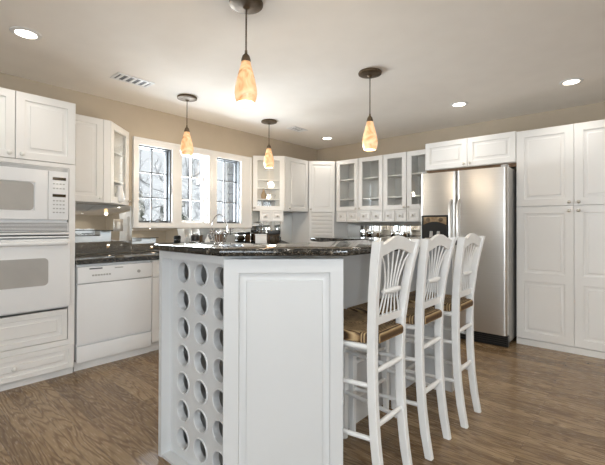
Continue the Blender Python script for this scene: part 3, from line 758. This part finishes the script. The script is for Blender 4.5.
def can(x, y, label, power=5):
    t = thing('recessed_light', label, 'ceiling light', (x, y, H), 0, 'round recessed ceiling lights')
    seg = 32; rings = [[(r*math.cos(2*math.pi*k/seg), r*math.sin(2*math.pi*k/seg), z) for k in range(seg)] for r, z in ((.062, -.001), (.062, -.008), (.085, -.006), (.09, -.0005))]
    MB().loft(rings, False, True).build('trim_ring', 'trim', t)
    MB().lathe([(.058, -.0015), (.058, -.004)], (0, 0, 0), 'z', 28).build('lens', 'can', t)
    l = bpy.data.lights.new('can_beam', 'SPOT'); l.energy = power; l.color = (1, .94, .85); l.spot_size = R(125); l.spot_blend = .8; l.shadow_soft_size = .06
    o = bpy.data.objects.new('can_beam', l); COL.objects.link(o); o.parent = t; o.location = (0, 0, -.03)
can(-3.05, .69, 'recessed ceiling light above the oven cabinet', 5)
can(-3.363, 4.385, 'recessed ceiling light in the room corner')
can(-1.381, 4.06, 'recessed ceiling light in front of the refrigerator')
can(-.42, 4.07, 'recessed ceiling light in front of the pantry')
for x, y, p, lb in ((-.42, .69, 16, 'added unseen fill light straight above the camera'), (-.42, -1.3, 20, 'added unseen fill light behind the camera'), (2.0, -1.3, 25, 'added unseen fill light in the right front of the room'), (2.2, 3.0, 28, 'added unseen fill light at the right side of the room'), (.5, 2.3, 28, 'added unseen fill light to the right of the bar stools')):  # out-of-view lamps added to fill the pantry, floor and ceiling
    can(x, y, lb, p)
def vent(x, y, lx, ly, label):
    t = thing('ceiling_vent', label, 'vent', (x, y, H), 0, 'white ceiling air vents')
    mb = MB(); a, b = lx/2, ly/2; f = .02
    mb.box(-a, a, -b, -b+f, -.008, -.001); mb.box(-a, a, b-f, b, -.008, -.001); mb.box(-a, -a+f, -b+f, b-f, -.008, -.001); mb.box(a-f, a, -b+f, b-f, -.008, -.001)
    mb.build('frame', 'trim', t, smooth=False)
    B(-a+f, a-f, -b+f, b-f, -.0025, -.001).build('duct_opening', 'darkgrey', t)
    n = int(ly/.055)
    for k in range(n):
        y0 = -b+f+(ly-2*f)*(k+.5)/n
        B(-a+f, a-f, y0-.010, y0+.010, -.009, -.003).build('slat', 'trim', t)
vent(-3.32, 1.53, .17, .32, 'white ceiling vent nearest the oven cabinet')
vent(-3.35, 3.72, .15, .26, 'white ceiling vent near the room corner')

# ------------------------------------------------------------------ small things
bk = thing('wire_basket', 'small chrome wire basket with tall hoop handle on the island', 'basket', (-1.640, 1.215, 1.0875), 30)
n = 24
MB().tube([(.022*math.cos(6.283*k/n), .022*math.sin(6.283*k/n), .003) for k in range(n)], .0025, 6, True).build('foot_ring', 'chrome', bk)
MB().tube([(.046*math.cos(6.283*k/48), .046*math.sin(6.283*k/48), .062+.006*math.sin(6.283*k*8/48)) for k in range(48)], .002, 6, True).build('rim', 'chrome', bk)
wr = MB()
for k in range(16):
    a = 6.283*k/16; wr.tube([(.022*math.cos(a), .022*math.sin(a), .003), (.034*math.cos(a), .034*math.sin(a), .025), (.046*math.cos(a), .046*math.sin(a), .062)], .0014, 5)
wr.build('wires', 'chrome', bk)
for k in range(8):
    a = 6.283*(k+.25)/8; b_ = MB(); bmesh.ops.create_icosphere(b_.bm, subdivisions=2, radius=.0045, matrix=Matrix.Translation((.047*math.cos(a), .047*math.sin(a), .07))); b_.build('bead', 'nickel', bk)
MB().tube([(.046*math.cos(R(q)), 0, .064+.09*math.sin(R(q))) for q in range(0, 181, 10)], .0022, 6).build('handle', 'chrome', bk)

cm = thing('coffee_maker', 'black coffee maker on the counter before the mirrored backsplash', 'coffee maker', (-3.74, 3.68, .906), 50)
B(-.085, .085, -.09, .09, 0, .03, .006).build('base', 'black', cm)
B(-.08, .08, .03, .09, .03, .20, .006).build('water_tank', 'brown', cm)
B(-.085, .085, -.085, .09, .165, .215, .008).build('filter_head', 'black', cm)
MB().lathe([(.045, .032), (.058, .06), (.055, .11), (.04, .145)], (0, -.03, 0), 'z', 20).build('carafe', 'display', cm)
MB().tube([(.055, -.05, .13), (.09, -.06, .12), (.09, -.06, .07), (.056, -.05, .06)], .007, 8).build('carafe_handle', 'black', cm)
cn = thing('canister', 'square white canister on the counter left of the coffee maker', 'canister', (-3.72, 3.43, .906), 45)
B(-.075, .075, -.06, .06, 0, .15, .008).build('body', 'ceramic', cn); B(-.078, .078, -.063, .063, .15, .168, .006).build('lid', 'ceramic', cn)
mt = thing('mug_tree', 'black iron stand with hooks standing on the white canister', 'stand', (-3.72, 3.43, 1.0745), 45)
MB().lathe([(.03, 0), (.03, .006), (.006, .010)], seg=16).build('base', 'black', mt); MB().tube([(0, 0, .008), (0, 0, .145)], .006).build('post', 'black', mt)
for k, z in enumerate((.045, .075, .115)):
    a = R(60*k); MB().tube([(-.05*math.cos(a), -.05*math.sin(a), z+.02), (-.03*math.cos(a), -.03*math.sin(a), z), (.03*math.cos(a), .03*math.sin(a), z), (.05*math.cos(a), .05*math.sin(a), z+.02)], .0035, 6).build('arm', 'black', mt)
gr = thing('coffee_grinder', 'small black coffee grinder on the counter under the window', 'grinder', (-3.78, 2.47, .906))
MB().lathe([(.05, 0), (.052, .01), (.045, .09), (.047, .10), (.05, .15), (.04, .17), (.01, .175)], seg=20).build('body', 'black', gr); MB().lathe([(.046, .092), (.0475, .094), (.0475, .102), (.046, .104)], seg=20).build('band', 'chrome', gr)
sb = thing('soap_bottle', 'white soap bottle beside the black grinder under the window', 'bottle', (-3.76, 2.62, .906))
MB().lathe([(.03, 0), (.032, .01), (.032, .11), (.014, .135), (.012, .15)], seg=18).build('body', 'ceramic', sb); MB().tube([(0, 0, .15), (0, 0, .175), (.03, -.01, .178)], .005).build('pump', 'porcelain', sb)
wb = thing('wooden_box', 'dark brown wooden box on the counter under the window', 'box', (-3.78, 2.80, .906), 45)
B(-.045, .045, -.05, .05, 0, .15, .004).build('body', 'brown', wb); B(-.048, .048, -.053, .053, .151, .17, .004).build('lid', 'brown', wb)

# dishes in the angled glass cabinet right of the window (local frame: x along the door)
base = Vector((-3.982, 3.508, 0))
def loc45(lx, ly, z): return (base.x+(lx-ly)*S2, base.y+(lx+ly)*S2, z)
dl = ['left upright grey platter in the angled glass cabinet', 'middle upright grey platter in the angled glass cabinet', 'right upright grey platter in the angled glass cabinet']
for k in range(3):
    o = MB().lathe([(.01, 0), (.040, .003), (.064, .012), (.064, .016), (.040, .008), (.01, .005)], (0, 0, 0), 'y', 28).build('plate', mat('grey_glaze', (.45, .46, .48), .2))
    o.location = loc45(.15+.07*k, .10 if k != 1 else .13, ZB+.086); o.rotation_euler = (0, 0, R(45+62)); tag(o, dl[k], 'plate', 'plates in the angled glass cabinet')
o = MB().lathe([(.025, 0), (.036, .02), (.038, .06), (.018, .10), (.012, .13), (.016, .145), (.012, .147)], seg=20).build('jug', mat('tan_glaze', (.42, .30, .18), .3)); o.location = loc45(.15, .075, 1.5605); tag(o, 'small tan jug on a shelf in the angled glass cabinet', 'jug')
o = MB().lathe([(.02, 0), (.04, .004), (.06, .06), (.057, .062), (.038, .01), (.01, .007)], seg=24).build('bowl', 'ceramic'); o.location = loc45(.26, .085, 1.5605); tag(o, 'white bowl beside the tan jug in the glass cabinet', 'bowl')
o = MB().lathe([(.03, 0), (.04, .02), (.04, .08), (.025, .12), (.03, .15), (.027, .152)], seg=20).build('pitcher', 'ceramic'); o.location = (-3.80, 1.63, 1.4125); tag(o, 'white pitcher behind glass in the cabinet left of the window', 'pitcher')
